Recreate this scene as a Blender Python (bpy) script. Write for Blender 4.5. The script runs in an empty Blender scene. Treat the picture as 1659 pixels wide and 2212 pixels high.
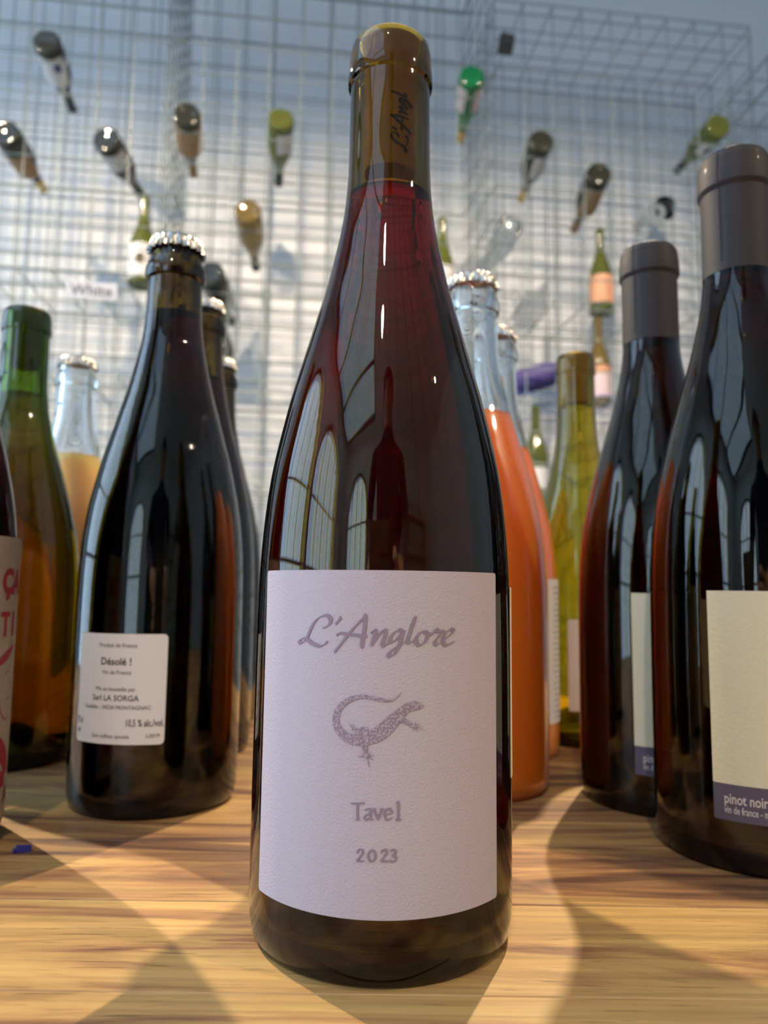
import bpy, bmesh, math, random
from math import sin, cos, pi, radians, atan2, hypot, asin
from mathutils import Vector, Matrix, Euler
random.seed(4)
S = bpy.context.scene
COL = S.collection

# ------------------------------------------------------------------ camera
# origin: table top under the lens; x right, y away, z up (table top z = 0)
cam_d = bpy.data.cameras.new('camera'); cam = bpy.data.objects.new('camera', cam_d); COL.objects.link(cam)
cam.location = (0, 0, .104)
TH, RO = radians(6.2), radians(.7)
fw = Vector((0, cos(TH), sin(TH))); r0 = Vector((1, 0, 0)); u0 = r0.cross(fw)
rt = cos(RO) * r0 + sin(RO) * u0; up = -sin(RO) * r0 + cos(RO) * u0
cam.matrix_world = Matrix(((rt.x, up.x, -fw.x, 0), (rt.y, up.y, -fw.y, 0), (rt.z, up.z, -fw.z, .104), (0, 0, 0, 1)))
cam_d.sensor_fit = 'VERTICAL'; cam_d.sensor_height = 36; cam_d.lens = 1600 / 2212 * 36
cam_d.clip_start = .005; cam_d.clip_end = 60
cam_d.dof.use_dof = True; cam_d.dof.focus_distance = .215; cam_d.dof.aperture_fstop = 12.5
S.camera = cam
# ------------------------------------------------------------------ render look, exposure
S.view_settings.view_transform = 'Standard'; S.view_settings.look = 'None'
S.view_settings.gamma = 1; S.view_settings.use_curve_mapping = False
S.view_settings.exposure = 0.0
cy = S.cycles
cy.max_bounces = 20; cy.transmission_bounces = 20; cy.glossy_bounces = 8; cy.diffuse_bounces = 4
cy.transparent_max_bounces = 16; cy.volume_bounces = 0
cy.caustics_refractive = True; cy.caustics_reflective = False; cy.blur_glossy = .5
cy.sample_clamp_indirect = 4; cy.sample_clamp_direct = 0; cy.use_denoising = True
cy.use_adaptive_sampling = True; cy.adaptive_threshold = .02
# ------------------------------------------------------------------ daylight outside the windows
wd = bpy.data.worlds.new('sky'); S.world = wd; wd.use_nodes = True
bg = wd.node_tree.nodes['Background']; bg.inputs[0].default_value = (.54, .745, 1.0, 1); bg.inputs[1].default_value = 5.2

def spot(name, loc, target, power, size_deg, blend, color, radius):
    d = bpy.data.lights.new(name, 'SPOT'); d.energy = power; d.spot_size = radians(size_deg); d.spot_blend = blend
    d.color = color; d.shadow_soft_size = radius
    o = bpy.data.objects.new(name, d); COL.objects.link(o); o.location = loc
    o.rotation_euler = (Vector(target) - Vector(loc)).to_track_quat('-Z', 'Y').to_euler()
    return o
WARM = (1.0, .80, .55); WARM2 = (1.0, .80, .57)
spot('track_light_table_left', (-1.62, 1.75, 2.0), (-.05, .36, 0), 390, 34, .5, WARM, .02)
spot('track_light_table_back', (.80, 1.95, 2.4), (0, .36, 0), 380, 34, .5, WARM, .02)
spot('track_light_table_right', (1.9, -.6, 1.9), (0, .35, .05), 90, 40, .5, WARM, .02)
spot('track_light_rack_left', (-1.6, .7, 2.25), (-.95, 2.3, .75), 165, 72, .9, WARM2, .03)
spot('track_light_rack_middle', (-.2, .75, 2.3), (-.2, 2.4, .65), 165, 72, .9, WARM2, .03)
spot('track_light_rack_right', (1.1, .75, 2.3), (.8, 2.5, .7), 150, 72, .9, (1, .84, .66), .03)
spot('track_light_front', (-.25, -1.35, 2.25), (.05, .3, .1), 80, 50, .5, WARM2, .05)
def portal(name, loc, rot, sx, sy):
    d = bpy.data.lights.new(name, 'AREA'); d.shape = 'RECTANGLE'; d.size = sx; d.size_y = sy; d.cycles.is_portal = True
    o = bpy.data.objects.new(name, d); COL.objects.link(o); o.location = loc; o.rotation_euler = rot

# ------------------------------------------------------------------ helpers
def link(o, parent=None):
    COL.objects.link(o)
    if parent: o.parent = parent
    return o
def tag(o, label=None, cat=None, group=None, kind=None):
    if label: o['label'] = label
    if cat: o['category'] = cat
    if group: o['group'] = group
    if kind: o['kind'] = kind
    return o
def empty(name, loc, label, cat, group=None, rz=0):
    o = bpy.data.objects.new(name, None); COL.objects.link(o); o.location = loc; o.rotation_euler = (0, 0, rz)
    o.empty_display_size = .02
    return tag(o, label, cat, group)
class MB:
    def __init__(s): s.v = []; s.f = []
    def box(s, c, h, R=None):
        n = len(s.v)
        for sx, sy, sz in ((-1,-1,-1),(1,-1,-1),(1,1,-1),(-1,1,-1),(-1,-1,1),(1,-1,1),(1,1,1),(-1,1,1)):
            p = Vector((sx*h[0], sy*h[1], sz*h[2]))
            if R: p = R @ p
            s.v.append(tuple(Vector(c) + p))
        s.f += [tuple(n+i for i in q) for q in ((0,3,2,1),(4,5,6,7),(0,1,5,4),(1,2,6,5),(2,3,7,6),(3,0,4,7))]
    def rod(s, a, b, r, n=6):
        a, b = Vector(a), Vector(b); d = (b-a).normalized(); x = d.orthogonal().normalized(); y = d.cross(x)
        k = len(s.v)
        for p in (a, b):
            for i in range(n):
                t = 2*pi*i/n; s.v.append(tuple(p + r*(cos(t)*x + sin(t)*y)))
        s.f += [(k+i, k+(i+1)%n, k+n+(i+1)%n, k+n+i) for i in range(n)]
        s.f += [tuple(k+n-1-i for i in range(n)), tuple(k+n+i for i in range(n))]
    def build(s, name, mat, parent=None, smooth=0):
        me = bpy.data.meshes.new(name); me.from_pydata(s.v, [], s.f); me.update()
        if smooth: me.shade_smooth(); me.set_sharp_from_angle(angle=radians(smooth))
        me.materials.append(mat)
        return link(bpy.data.objects.new(name, me), parent)
def spline(pts, n=6):
    """Monotone resampling of (z, r) knots: smooth where knots are apart."""
    P = [Vector((p[0], p[1])) for p in pts]; out = []
    for i in range(len(P)-1):
        p0, p1, p2, p3 = P[max(i-1,0)], P[i], P[i+1], P[min(i+2,len(P)-1)]
        for k in range(n):
            t = k/n
            out.append(tuple(.5*((2*p1) + (p2-p0)*t + (2*p0-5*p1+4*p2-p3)*t*t + (3*p1-p0-3*p2+p3)*t**3)))
    out.append(tuple(P[-1])); return out
def lathe(name, prof, mat, parent=None, seg=96, sharp=35, closed=False):
    """prof: list of (z, r) from bottom to top, metres; r = 0 makes a pole."""
    mb = MB(); rows = []
    for z, r in prof:
        if r < 1e-6: rows.append([len(mb.v)]); mb.v.append((0, 0, z))
        else:
            rows.append(list(range(len(mb.v), len(mb.v)+seg)))
            mb.v += [(r*cos(2*pi*i/seg), r*sin(2*pi*i/seg), z) for i in range(seg)]
    pairs = list(zip(rows, rows[1:])) + ([(rows[-1], rows[0])] if closed else [])
    for a, b in pairs:
        for i in range(seg):
            j = (i+1) % seg
            if len(a) == 1 and len(b) == 1: continue
            if len(a) == 1: mb.f.append((a[0], b[j], b[i]))
            elif len(b) == 1: mb.f.append((a[i], a[j], b[0]))
            else: mb.f.append((a[i], a[j], b[j], b[i]))
    return mb.build(name, mat, parent, sharp)
mm = lambda pts: [(z/1000, r/1000) for z, r in pts]

# ------------------------------------------------------------------ materials
def mat(name): 
    m = bpy.data.materials.new(name); m.use_nodes = True
    return m, m.node_tree.nodes, m.node_tree.links, m.node_tree.nodes['Principled BSDF']
def plain(name, col, rough=.5, metal=0, coat=0, bump=None, trans=0, ior=1.5, var=0, vscale=40):
    m, N, L, P = mat(name)
    P.inputs['Base Color'].default_value = (*col, 1); P.inputs['Roughness'].default_value = rough
    P.inputs['Metallic'].default_value = metal; P.inputs['Coat Weight'].default_value = coat
    P.inputs['Transmission Weight'].default_value = trans; P.inputs['IOR'].default_value = ior
    tc = N.new('ShaderNodeTexCoord')
    if var:
        n = N.new('ShaderNodeTexNoise'); n.inputs['Scale'].default_value = vscale; L.new(tc.outputs['Object'], n.inputs['Vector'])
        r = N.new('ShaderNodeMapRange'); r.inputs['To Min'].default_value = 1-var; r.inputs['To Max'].default_value = 1+var
        L.new(n.outputs['Fac'], r.inputs['Value'])
        x = N.new('ShaderNodeVectorMath'); x.operation = 'SCALE'; x.inputs[0].default_value = col; L.new(r.outputs[0], x.inputs['Scale'])
        L.new(x.outputs[0], P.inputs['Base Color'])
    if bump:
        n = N.new('ShaderNodeTexNoise'); n.inputs['Scale'].default_value = bump[0]; n.inputs['Detail'].default_value = 4
        L.new(tc.outputs['Object'], n.inputs['Vector'])
        b = N.new('ShaderNodeBump'); b.inputs['Strength'].default_value = bump[1]; b.inputs['Distance'].default_value = bump[2]
        L.new(n.outputs['Fac'], b.inputs['Height']); L.new(b.outputs[0], P.inputs['Normal'])
    return m
def absorbing(name, sigma, ior, rough=0.0):
    """Clear refracting body whose colour comes from absorption along the path (sigma per metre, r g b)."""
    m, N, L, P = mat(name); N.remove(P)
    g = N.new('ShaderNodeBsdfGlass'); g.inputs['Color'].default_value = (1, 1, 1, 1)
    g.inputs['IOR'].default_value = ior; g.inputs['Roughness'].default_value = rough
    out = N['Material Output']; L.new(g.outputs[0], out.inputs['Surface'])
    dens = max(sigma) * 1.05 + .01
    a = N.new('ShaderNodeVolumeAbsorption'); a.inputs['Density'].default_value = dens
    a.inputs['Color'].default_value = (*[1 - s/dens for s in sigma], 1)
    L.new(a.outputs[0], out.inputs['Volume'])
    return m
def turbid(name, col, rad, scale, coat=1.0):
    """Cloudy wine filling clear glass: light scatters inside, glossy skin."""
    m, N, L, P = mat(name)
    P.inputs['Base Color'].default_value = (*col, 1); P.inputs['Roughness'].default_value = .35
    P.inputs['Subsurface Weight'].default_value = 1; P.inputs['Subsurface Radius'].default_value = rad
    P.inputs['Subsurface Scale'].default_value = scale
    P.inputs['Coat Weight'].default_value = coat; P.inputs['Coat Roughness'].default_value = .03
    return m
def pane(tr=(.94, .96, .95), name='window_glass'):
    """thin clear window glass: lets light straight through, mirrors a little."""
    m, N, L, P = mat(name); N.remove(P)
    t = N.new('ShaderNodeBsdfTransparent'); t.inputs[0].default_value = (*tr, 1); g = N.new('ShaderNodeBsdfGlossy'); g.inputs['Roughness'].default_value = .02
    x = N.new('ShaderNodeMixShader'); x.inputs[0].default_value = .06
    L.new(t.outputs[0], x.inputs[1]); L.new(g.outputs[0], x.inputs[2]); L.new(x.outputs[0], N['Material Output'].inputs['Surface']); return m
M = {'pane': pane(), 'fill_skylight': pane((.36, .40, .44), 'grey_fill_skylight_glass')}  # grey tint dims the light from the added roof opening
M['glass_amber'] = absorbing('amber_olive_glass', (125, 180, 900), 1.5)
M['glass_dark'] = absorbing('dark_brown_green_glass', (230, 290, 700), 1.5)
M['glass_green'] = absorbing('yellow_green_glass', (260, 200, 620), 1.5)
M['glass_olive'] = absorbing('olive_glass', (90, 120, 620), 1.5)
M['glass_clear'] = absorbing('clear_glass', (6, 3, 4), 1.5)
M['wine_red'] = absorbing('dark_rose_wine', (40, 320, 240), 1.34)
M['wine_black'] = absorbing('dark_red_wine', (80, 320, 500), 1.34)
M['wine_amber'] = absorbing('amber_wine', (13, 38, 150), 1.34)
M['wine_white'] = absorbing('pale_wine', (1, 2, 14), 1.34)
M['wine_orange'] = turbid('cloudy_orange_wine', (.86, .215, .02), (1, .28, .04), .04)
M['wine_gold'] = turbid('cloudy_golden_wine', (.86, .60, .17), (1, .6, .2), .03)
M['cork'] = plain('cork', (.62, .42, .20), .8, bump=(500, .5, .0005), var=.15, vscale=400)
M['capsule'] = plain('grey_capsule', (.034, .028, .028), .6, coat=.03, bump=(30, .12, .003))
M['capsule'].node_tree.nodes['Principled BSDF'].inputs['Specular IOR Level'].default_value = .25
M['capsule_seam'] = plain('capsule_seam', (.03, .026, .028), .6)
M['cap'] = plain('crown_cap_steel', (.46, .44, .40), .30, metal=1)
M['cap_top'] = plain('cap_cream', (.75, .72, .62), .35)
M['steel'] = plain('galvanised_wire', (.30, .335, .305), .45, metal=.4)
M['blue_wire'] = plain('blue_wire', (.10, .16, .42), .45, metal=.2)
M['ink_mauve'] = plain('mauve_ink', (.275, .20, .255), .7)
M['paper_lilac'] = plain('lilac_paper', (.50, .44, .485), .75, bump=(1500, .55, .0004))
M['paper_white'] = plain('white_paper', (.78, .74, .70), .6, bump=(900, .15, .0002))
M['paper_cream'] = plain('cream_paper', (.72, .68, .48), .7, bump=(700, .35, .0004))
M['paper_purple'] = plain('purple_band', (.105, .088, .130), .7, bump=(700, .3, .0003))
M['ink_cream'] = plain('cream_ink', (.62, .58, .52), .7)
M['ink_black'] = plain('black_ink', (.07, .06, .06), .7)
M['ink_red'] = plain('red_ink', (.48, .055, .06), .7)
M['paper_speck'] = plain('speckled_beige_paper', (.58, .52, .38), .8, bump=(600, .3, .0003), var=.2, vscale=500)
M['wall'] = plain('white_painted_wall', (.80, .80, .80), .9, bump=(8, .1, .01))
M['ceiling'] = plain('white_ceiling', (.72, .72, .73), .9)
M['floor'] = plain('grey_screed', (.22, .20, .18), .5, var=.2, vscale=2)
M['dark'] = plain('dark_paint', (.02, .02, .022), .5)
M['legs'] = plain('table_steel', (.05, .05, .05), .5, metal=.5)
M['kraft'] = plain('kraft_wrap', (.42, .26, .13), .8, var=.15, vscale=30)
def rackglass(name, col, tr=.5):
    m = plain(name, col, .06, trans=tr, ior=1.45); return m
M['rk_black'] = rackglass('dark_bottle_glass', (.035, .033, .02), .3)
M['rk_green'] = rackglass('moss_bottle_glass', (.17, .19, .03), .55)
M['rk_amber'] = rackglass('amber_bottle_glass', (.30, .20, .05), .6)
M['rk_emerald'] = rackglass('emerald_bottle_glass', (.01, .30, .09), .55)
M['rk_clear'] = rackglass('clear_bottle_glass', (.93, .95, .90), 1)
M['gold'] = plain('gold_foil', (.65, .40, .08), .35, metal=.6)
M['orange_paper'] = plain('orange_paper', (.80, .38, .20), .6, var=.25, vscale=25)
M['pink_paper'] = plain('pink_paper', (.80, .60, .58), .6, var=.1, vscale=25)
M['violet'] = plain('violet_wrap', (.07, .05, .20), .6)

# wood: grain runs along x, a random offset for each plank
def wood():
    m, N, L, P = mat('acacia_wood')
    tc = N.new('ShaderNodeTexCoord'); oi = N.new('ShaderNodeObjectInfo')
    off = N.new('ShaderNodeVectorMath'); off.operation = 'SCALE'; off.inputs[0].default_value = (7.3, 3.1, 5.7); L.new(oi.outputs['Random'], off.inputs['Scale'])
    add = N.new('ShaderNodeVectorMath'); L.new(tc.outputs['Object'], add.inputs[0]); L.new(off.outputs[0], add.inputs[1])
    def noise(sx, sy, scale, det, dist=0):
        mp = N.new('ShaderNodeMapping'); mp.inputs['Scale'].default_value = (sx, sy, 1); L.new(add.outputs[0], mp.inputs[0])
        n = N.new('ShaderNodeTexNoise'); n.inputs['Scale'].default_value = scale; n.inputs['Detail'].default_value = det
        n.inputs['Distortion'].default_value = dist; n.inputs['Roughness'].default_value = .6
        L.new(mp.outputs[0], n.inputs['Vector']); return n
    broad = noise(2.0, 16, 2.6, 4, 1.2); fine = noise(5, 150, 1.6, 5, .5); pores = noise(24, 420, 2.2, 2)
    cr = N.new('ShaderNodeValToRGB'); e = cr.color_ramp.elements
    e[0].position = .30; e[0].color = (.11, .052, .032, 1); e[1].position = .70; e[1].color = (.58, .37, .13, 1)
    a = e.new(.42); a.color = (.30, .150, .066, 1); b = e.new(.52); b.color = (.48, .285, .10, 1)
    hs = N.new('ShaderNodeMath'); hs.operation = 'MULTIPLY_ADD'; L.new(oi.outputs['Random'], hs.inputs[0]); hs.inputs[1].default_value = .12; 
    L.new(broad.outputs['Fac'], hs.inputs[2]); sh = N.new('ShaderNodeMath'); sh.operation = 'SUBTRACT'; L.new(hs.outputs[0], sh.inputs[0]); sh.inputs[1].default_value = .05
    L.new(sh.outputs[0], cr.inputs[0])
    mx = N.new('ShaderNodeMixRGB'); mx.blend_type = 'MULTIPLY'; mx.inputs[0].default_value = .75
    fr = N.new('ShaderNodeMapRange'); fr.inputs['From Min'].default_value = .3; fr.inputs['From Max'].default_value = .7
    fr.inputs['To Min'].default_value = .62; fr.inputs['To Max'].default_value = 1.25; L.new(fine.outputs['Fac'], fr.inputs[0])
    L.new(cr.outputs[0], mx.inputs[1]); L.new(fr.outputs[0], mx.inputs[2])
    pr = N.new('ShaderNodeMapRange'); pr.inputs['From Min'].default_value = .28; pr.inputs['From Max'].default_value = .38
    pr.inputs['To Min'].default_value = .45; pr.inputs['To Max'].default_value = 1; L.new(pores.outputs['Fac'], pr.inputs[0])
    m2 = N.new('ShaderNodeMixRGB'); m2.blend_type = 'MULTIPLY'; m2.inputs[0].default_value = .8
    L.new(mx.outputs[0], m2.inputs[1]); L.new(pr.outputs[0], m2.inputs[2])
    L.new(m2.outputs[0], P.inputs['Base Color']); P.inputs['Roughness'].default_value = .48
    bp = N.new('ShaderNodeBump'); bp.inputs['Strength'].default_value = .35; bp.inputs['Distance'].default_value = .0004
    L.new(fine.outputs['Fac'], bp.inputs['Height']); L.new(bp.outputs[0], P.inputs['Normal'])
    return m
M['wood'] = wood()
def lizard_ink():
    m, N, L, P = mat('lizard_print'); tc = N.new('ShaderNodeTexCoord'); n = N.new('ShaderNodeTexNoise')
    n.inputs['Scale'].default_value = 2000; n.inputs['Detail'].default_value = 1; L.new(tc.outputs['Object'], n.inputs['Vector'])
    cr = N.new('ShaderNodeValToRGB'); e = cr.color_ramp.elements; e[0].position = .49; e[1].position = .56
    e[0].color = (.265, .195, .25, 1); e[1].color = (.42, .35, .40, 1)
    L.new(n.outputs['Fac'], cr.inputs[0]); L.new(cr.outputs[0], P.inputs['Base Color']); P.inputs['Roughness'].default_value = .7
    return m
M['lizard'] = lizard_ink()

# pen strokes of the main label, millimetres (arc, height)
SCRIPT = [[[-17.49,94.01],[-16.28,94.45],[-15.34,95.39],[-15.23,96.53],[-16.07,97.37],[-17.39,97.37],[-19.16,96.58],[-20.78,94.84],[-21.87,92.79],[-22.86,90.83],[-23.95,89.98],[-25.16,89.61],[-25.26,90.1],[-24.38,90.76],[-22.86,90.77],[-20.83,89.68],[-18.61,89.04],[-17.03,89.44],[-16.01,90.39]],[[-12.17,97.06],[-12.61,96.28],[-13.58,95.19]],[[-5.08,97.64],[-6.85,95.79],[-9.01,93.48],[-11.36,90.54],[-13.76,87.53]],[[-5.15,97.79],[-5.34,94.16],[-5.85,91.13],[-6.01,89.17]],[[-13.12,92.1],[-12.38,92.73],[-9.95,92.49],[-7.42,92.3],[-4.88,91.99]],[[-3.57,93.04],[-2.66,93.72],[-2.32,93.42],[-2.64,91.94],[-3.31,89.83]],[[-3.13,90.13],[-1.87,91.95],[-0.37,93.63],[0.45,93.58],[0.2,92.13],[-0.33,90.32],[0.1,89.55],[1.64,90.64]],[[5.14,93.53],[3.91,93.85],[2.54,92.91],[1.7,91.4],[1.95,90.59],[3.17,91.11],[4.53,92.62],[5.2,93.68],[4.7,91.57],[3.95,89.16],[2.9,87.5],[1.69,86.81],[1.38,87.4],[2.43,88.61],[4.25,89.76],[6.25,90.82]],[[8.64,97.33],[7.93,95.51],[7.16,93.24],[6.52,91.12],[6.97,90.37],[8.27,91.12]],[[11.45,93.63],[10.0,93.15],[8.96,91.73],[8.97,90.43],[10.03,89.85],[11.47,90.81],[12.11,92.48],[11.52,93.57],[12.11,92.93],[13.26,92.77]],[[13.26,92.71],[14.09,93.38],[14.83,94.14],[15.31,93.43],[16.83,93.6],[15.52,92.15],[14.44,90.63],[14.85,89.9],[16.49,90.67]],[[16.49,90.85],[18.43,92.11],[19.96,93.32],[19.77,94.06],[18.42,93.65],[17.01,92.13],[16.84,90.6],[17.9,89.73],[20.45,90.6]]]
SERIF = [[[-8.3,47.8],[-4.6,48.1]],[[-6.53,47.88],[-6.55,45.99],[-6.47,43.87]],[[-6.95,43.7],[-5.95,43.84]],[[-4.53,46.26],[-3.68,46.7],[-3.0,46.23],[-3.06,44.92],[-2.97,44.03],[-2.46,43.97]],[[-3.07,45.5],[-4.17,45.05],[-4.67,44.37],[-4.07,43.83],[-3.06,44.52]],[[-2.15,46.58],[-1.63,45.37],[-1.02,44.08]],[[-1.02,44.08],[-0.53,45.39],[-0.03,46.71]],[[-2.49,46.66],[-1.64,46.68]],[[-0.46,46.7],[0.39,46.71]],[[1.0,45.41],[2.61,45.65],[2.3,46.55],[1.57,46.8],[0.82,46.14],[0.75,44.92],[1.44,44.03],[2.79,44.51]],[[3.77,48.34],[4.37,48.33],[4.39,46.2],[4.41,44.08]],[[3.73,43.93],[5.09,43.98]],[[-6.42,35.35],[-6.0,36.1],[-5.15,36.15],[-4.96,35.35],[-5.63,34.27],[-6.38,33.25],[-4.59,33.35]],[[-2.56,36.18],[-3.27,35.59],[-3.47,34.61],[-3.16,33.66],[-2.52,33.32],[-1.81,33.78],[-1.57,34.76],[-1.92,35.79],[-2.56,36.18]],[[0.02,35.59],[0.43,36.32],[1.19,36.32],[1.37,35.52],[0.7,34.47],[0.04,33.5],[1.81,33.5]],[[2.37,36.0],[2.96,36.36],[3.73,35.98],[3.48,35.18],[2.89,34.94],[3.83,34.53],[3.83,33.64],[3.08,33.29],[2.23,33.5]]]
LIZ = [[[4.92,77.17,0.11],[3.78,75.89,0.29],[2.27,75.09,0.58],[0.76,74.99,0.72],[-1.05,75.27,0.8],[-3.48,75.75,0.94],[-5.31,75.91,1.01],[-7.15,75.7,1.08],[-9.01,75.04,1.3],[-10.57,74.08,1.45],[-11.83,72.82,1.59],[-12.76,71.14,1.74],[-13.06,69.63,1.88],[-12.87,68.16,2.03],[-12.03,66.74,2.17],[-10.73,65.49,2.31],[-9.14,64.7,2.6],[-7.28,64.49,2.82],[-5.14,64.73,3.04],[-3.33,65.08,3.33],[-1.54,66.0,3.8],[0.25,67.19,3.98],[2.04,68.97,3.76],[3.83,70.73,3.18],[5.34,72.13,2.68],[6.86,73.21,2.39],[8.41,73.57,2.39],[9.67,73.55,2.03],[10.46,73.47,1.3],[11.07,73.39,0.22]],[[4.75,70.28,1.81],[6.28,69.38,1.01],[7.83,68.47,0.8],[8.61,68.07,0.58]],[[8.45,68.17,0.36],[9.86,68.66,0.18]],[[8.45,68.17,0.36],[10.02,67.83,0.29],[10.98,67.18,0.18]],[[8.61,68.07,0.36],[9.65,66.81,0.18]],[[8.45,68.17,0.36],[8.4,66.84,0.18]],[[8.3,68.32,0.36],[9.01,69.12,0.18]],[[-5.14,64.29,2.31],[-4.75,62.7,1.59],[-4.72,60.95,1.08],[-4.62,60.22,0.87]],[[-4.71,60.36,0.43],[-5.99,60.17,0.29],[-7.03,60.44,0.14]],[[-4.71,60.36,0.43],[-3.27,60.41,0.29],[-2.22,60.55,0.14]],[[-4.62,60.22,0.43],[-3.41,59.82,0.29],[-2.35,59.39,0.14]],[[-4.71,60.22,0.51],[-3.91,58.94,0.33],[-3.46,57.33,0.14]],[[-4.71,60.36,0.43],[-3.88,60.97,0.29],[-3.13,61.29,0.14]],[[-3.96,66.82,1.59],[-5.48,66.91,1.81],[-7.0,66.27,1.66],[-7.76,65.65,1.08]],[[-7.55,65.95,0.36],[-8.41,67.53,0.25],[-9.22,68.9,0.14]],[[-7.55,66.24,0.36],[-7.89,67.7,0.25],[-8.22,68.86,0.14]],[[-7.37,66.4,0.36],[-7.39,67.28,0.25],[-7.21,68.02,0.14]]]

# ------------------------------------------------------------------ room shell
XL, XR, YB, ZF, ZC = -3.0, 3.4, -3.4, -.78, 2.75
def wall_mesh(name, a, b, z0, z1, th, openings):
    """Wall from a to b (ground points), thickness th to its left; openings (s0, s1, z0, z1, rise) with a round-arched top."""
    a, b = Vector((*a, 0)), Vector((*b, 0)); Ln = (b-a).length; d = (b-a)/Ln; n = Vector((-d.y, d.x, 0))
    R = Matrix((d, n, Vector((0, 0, 1)))).transposed()
    cuts = [0, Ln]
    for o in openings: cuts += [o[0] + (o[1]-o[0])*k/16 for k in range(17)]
    cuts = sorted(set(round(c, 5) for c in cuts)); mb = MB()
    def seg(s0, s1, q0, q1):
        if q1 - q0 > 1e-4: mb.box(a + d*(s0+s1)/2 + n*th/2 + Vector((0,0,(q0+q1)/2)), ((s1-s0)/2, th/2, (q1-q0)/2), R)
    for s0, s1 in zip(cuts, cuts[1:]):
        m = (s0+s1)/2; o = next((o for o in openings if o[0] < m < o[1]), None)
        if not o: seg(s0, s1, z0, z1); continue
        t = (m - (o[0]+o[1])/2)/((o[1]-o[0])/2); top = o[3] - o[4]*(1 - math.sqrt(max(0, 1-t*t)))
        seg(s0, s1, z0, o[2]); seg(s0, s1, top, z1)
    return tag(mb.build(name, M['wall']), kind='structure')
mb = MB(); mb.box(((XL+XR)/2, (YB+3.1)/2, ZF-.05), ((XR-XL)/2, (3.1-YB)/2, .05)); tag(mb.build('floor', M['floor']), kind='structure')
SX0, SX1, SY0, SY1 = -2.85, -.75, -3.0, 1.1      # skylight opening in the ceiling, added to brighten the bottle reflections
mb = MB()
for x0, x1, y0, y1 in ((XL, SX0, YB, 3.1), (SX1, XR, YB, 3.1), (SX0, SX1, YB, SY0), (SX0, SX1, SY1, 3.1)):
    mb.box(((x0+x1)/2, (y0+y1)/2, ZC+.05), ((x1-x0)/2, (y1-y0)/2, .05))
tag(mb.build('ceiling', M['ceiling']), kind='structure')
sk = bpy.data.objects.new('added_skylight', None); COL.objects.link(sk); sk['kind'] = 'structure'  # unseen roof light, added for a broad bluish sheen on the bottles
mb = MB(); mb.v = [(SX0, SY0, ZC+.06), (SX1, SY0, ZC+.06), (SX1, SY1, ZC+.06), (SX0, SY1, ZC+.06)]; mb.f = [(0, 1, 2, 3)]; mb.build('glass_pane', M['fill_skylight'], sk)
for k in range(5):
    mb = MB(); y = SY0 + (SY1-SY0)*k/4; mb.box(((SX0+SX1)/2, y, ZC+.03), ((SX1-SX0)/2, .025, .03)); mb.build('bar', M['dark'], sk)
for x in (SX0, SX1):
    mb = MB(); mb.box((x, (SY0+SY1)/2, ZC+.03), (.025, (SY1-SY0)/2, .03)); mb.build('bar', M['dark'], sk)
portal('portal_fill_skylight', ((SX0+SX1)/2, (SY0+SY1)/2, ZC+.1), (0, 0, 0), SX1-SX0, SY1-SY0)
BW = lambda x: 2.70 + .12*x
wall_mesh('wall_back', (XR, BW(XR)), (XL, BW(XL)), ZF, ZC, -.1, [])
wall_mesh('wall_right', (XR, YB), (XR, 3.1), ZF, ZC, -.1, [])
wall_mesh('wall_left', (XL, 2.9), (XL, YB), ZF, ZC, -.2, [(1.2, 3.2, -.4, 2.35, .8), (3.5, 5.4, -.4, 2.35, .75)])
wall_mesh('wall_front', (XL, YB), (XR, YB), ZF, ZC, -.2, [(.5, 1.9, -.3, 1.9, .7), (2.55, 4.2, ZF, 1.75, .8)])
def window(name, p, d, w, z0, z1, rise):
    """Arched window: frame, bars and glass; p = ground point at its start, d = direction along the wall."""
    p, d = Vector((*p, 0)), Vector((*d, 0)); R = Matrix((d, Vector((-d.y, d.x, 0)), Vector((0, 0, 1)))).transposed()
    root = bpy.data.objects.new(name, None); COL.objects.link(root); root['kind'] = 'structure'
    mb = MB(); arch = []
    for k in range(17):
        t = -1 + 2*k/16; arch.append(p + d*(w/2*(1+t)) + Vector((0, 0, z1 - rise*(1-math.sqrt(max(0, 1-t*t))))))
    pts = [p + Vector((0, 0, z0))] + arch + [p + d*w + Vector((0, 0, z0))]
    for u, v in zip(pts, pts[1:] + pts[:1]): mb.rod(u, v, .035, 6)
    mb.build('window_frame', M['dark'], root)
    mb = MB(); mb.v = [tuple(q) for q in pts]; mb.f = [tuple(range(len(pts)))]; mb.build('glass_pane', M['pane'], root)
    for k in range(1, 4):
        t = -1 + k/2; top = z1 - rise*(1-math.sqrt(max(0, 1-t*t)))
        mb = MB(); mb.rod(p + d*(w*k/4) + Vector((0,0,z0)), p + d*(w*k/4) + Vector((0,0,top)), .018, 6); mb.build('bar', M['dark'], root)
    for z in (.4, 1.1):
        mb = MB(); mb.rod(p + Vector((0,0,z)), p + d*w + Vector((0,0,z)), .018, 6); mb.build('bar', M['dark'], root)
    return root
window('window_1', (XL, 2.9-1.2), (0, -1), 2.0, -.4, 2.35, .8)
window('window_2', (XL, 2.9-3.5), (0, -1), 1.9, -.4, 2.35, .75)
window('window_3', (XL+.5, YB), (1, 0), 1.4, -.3, 1.9, .7)
portal('portal_left_a', (XL-.1, .7, .97), (0, -pi/2, 0), 2.75, 2.0)
portal('portal_left_b', (XL-.1, -1.55, .97), (0, -pi/2, 0), 2.75, 1.9)
portal('portal_front', (XL+1.2, YB-.1, .8), (pi/2, 0, 0), 1.4, 2.2)
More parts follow.
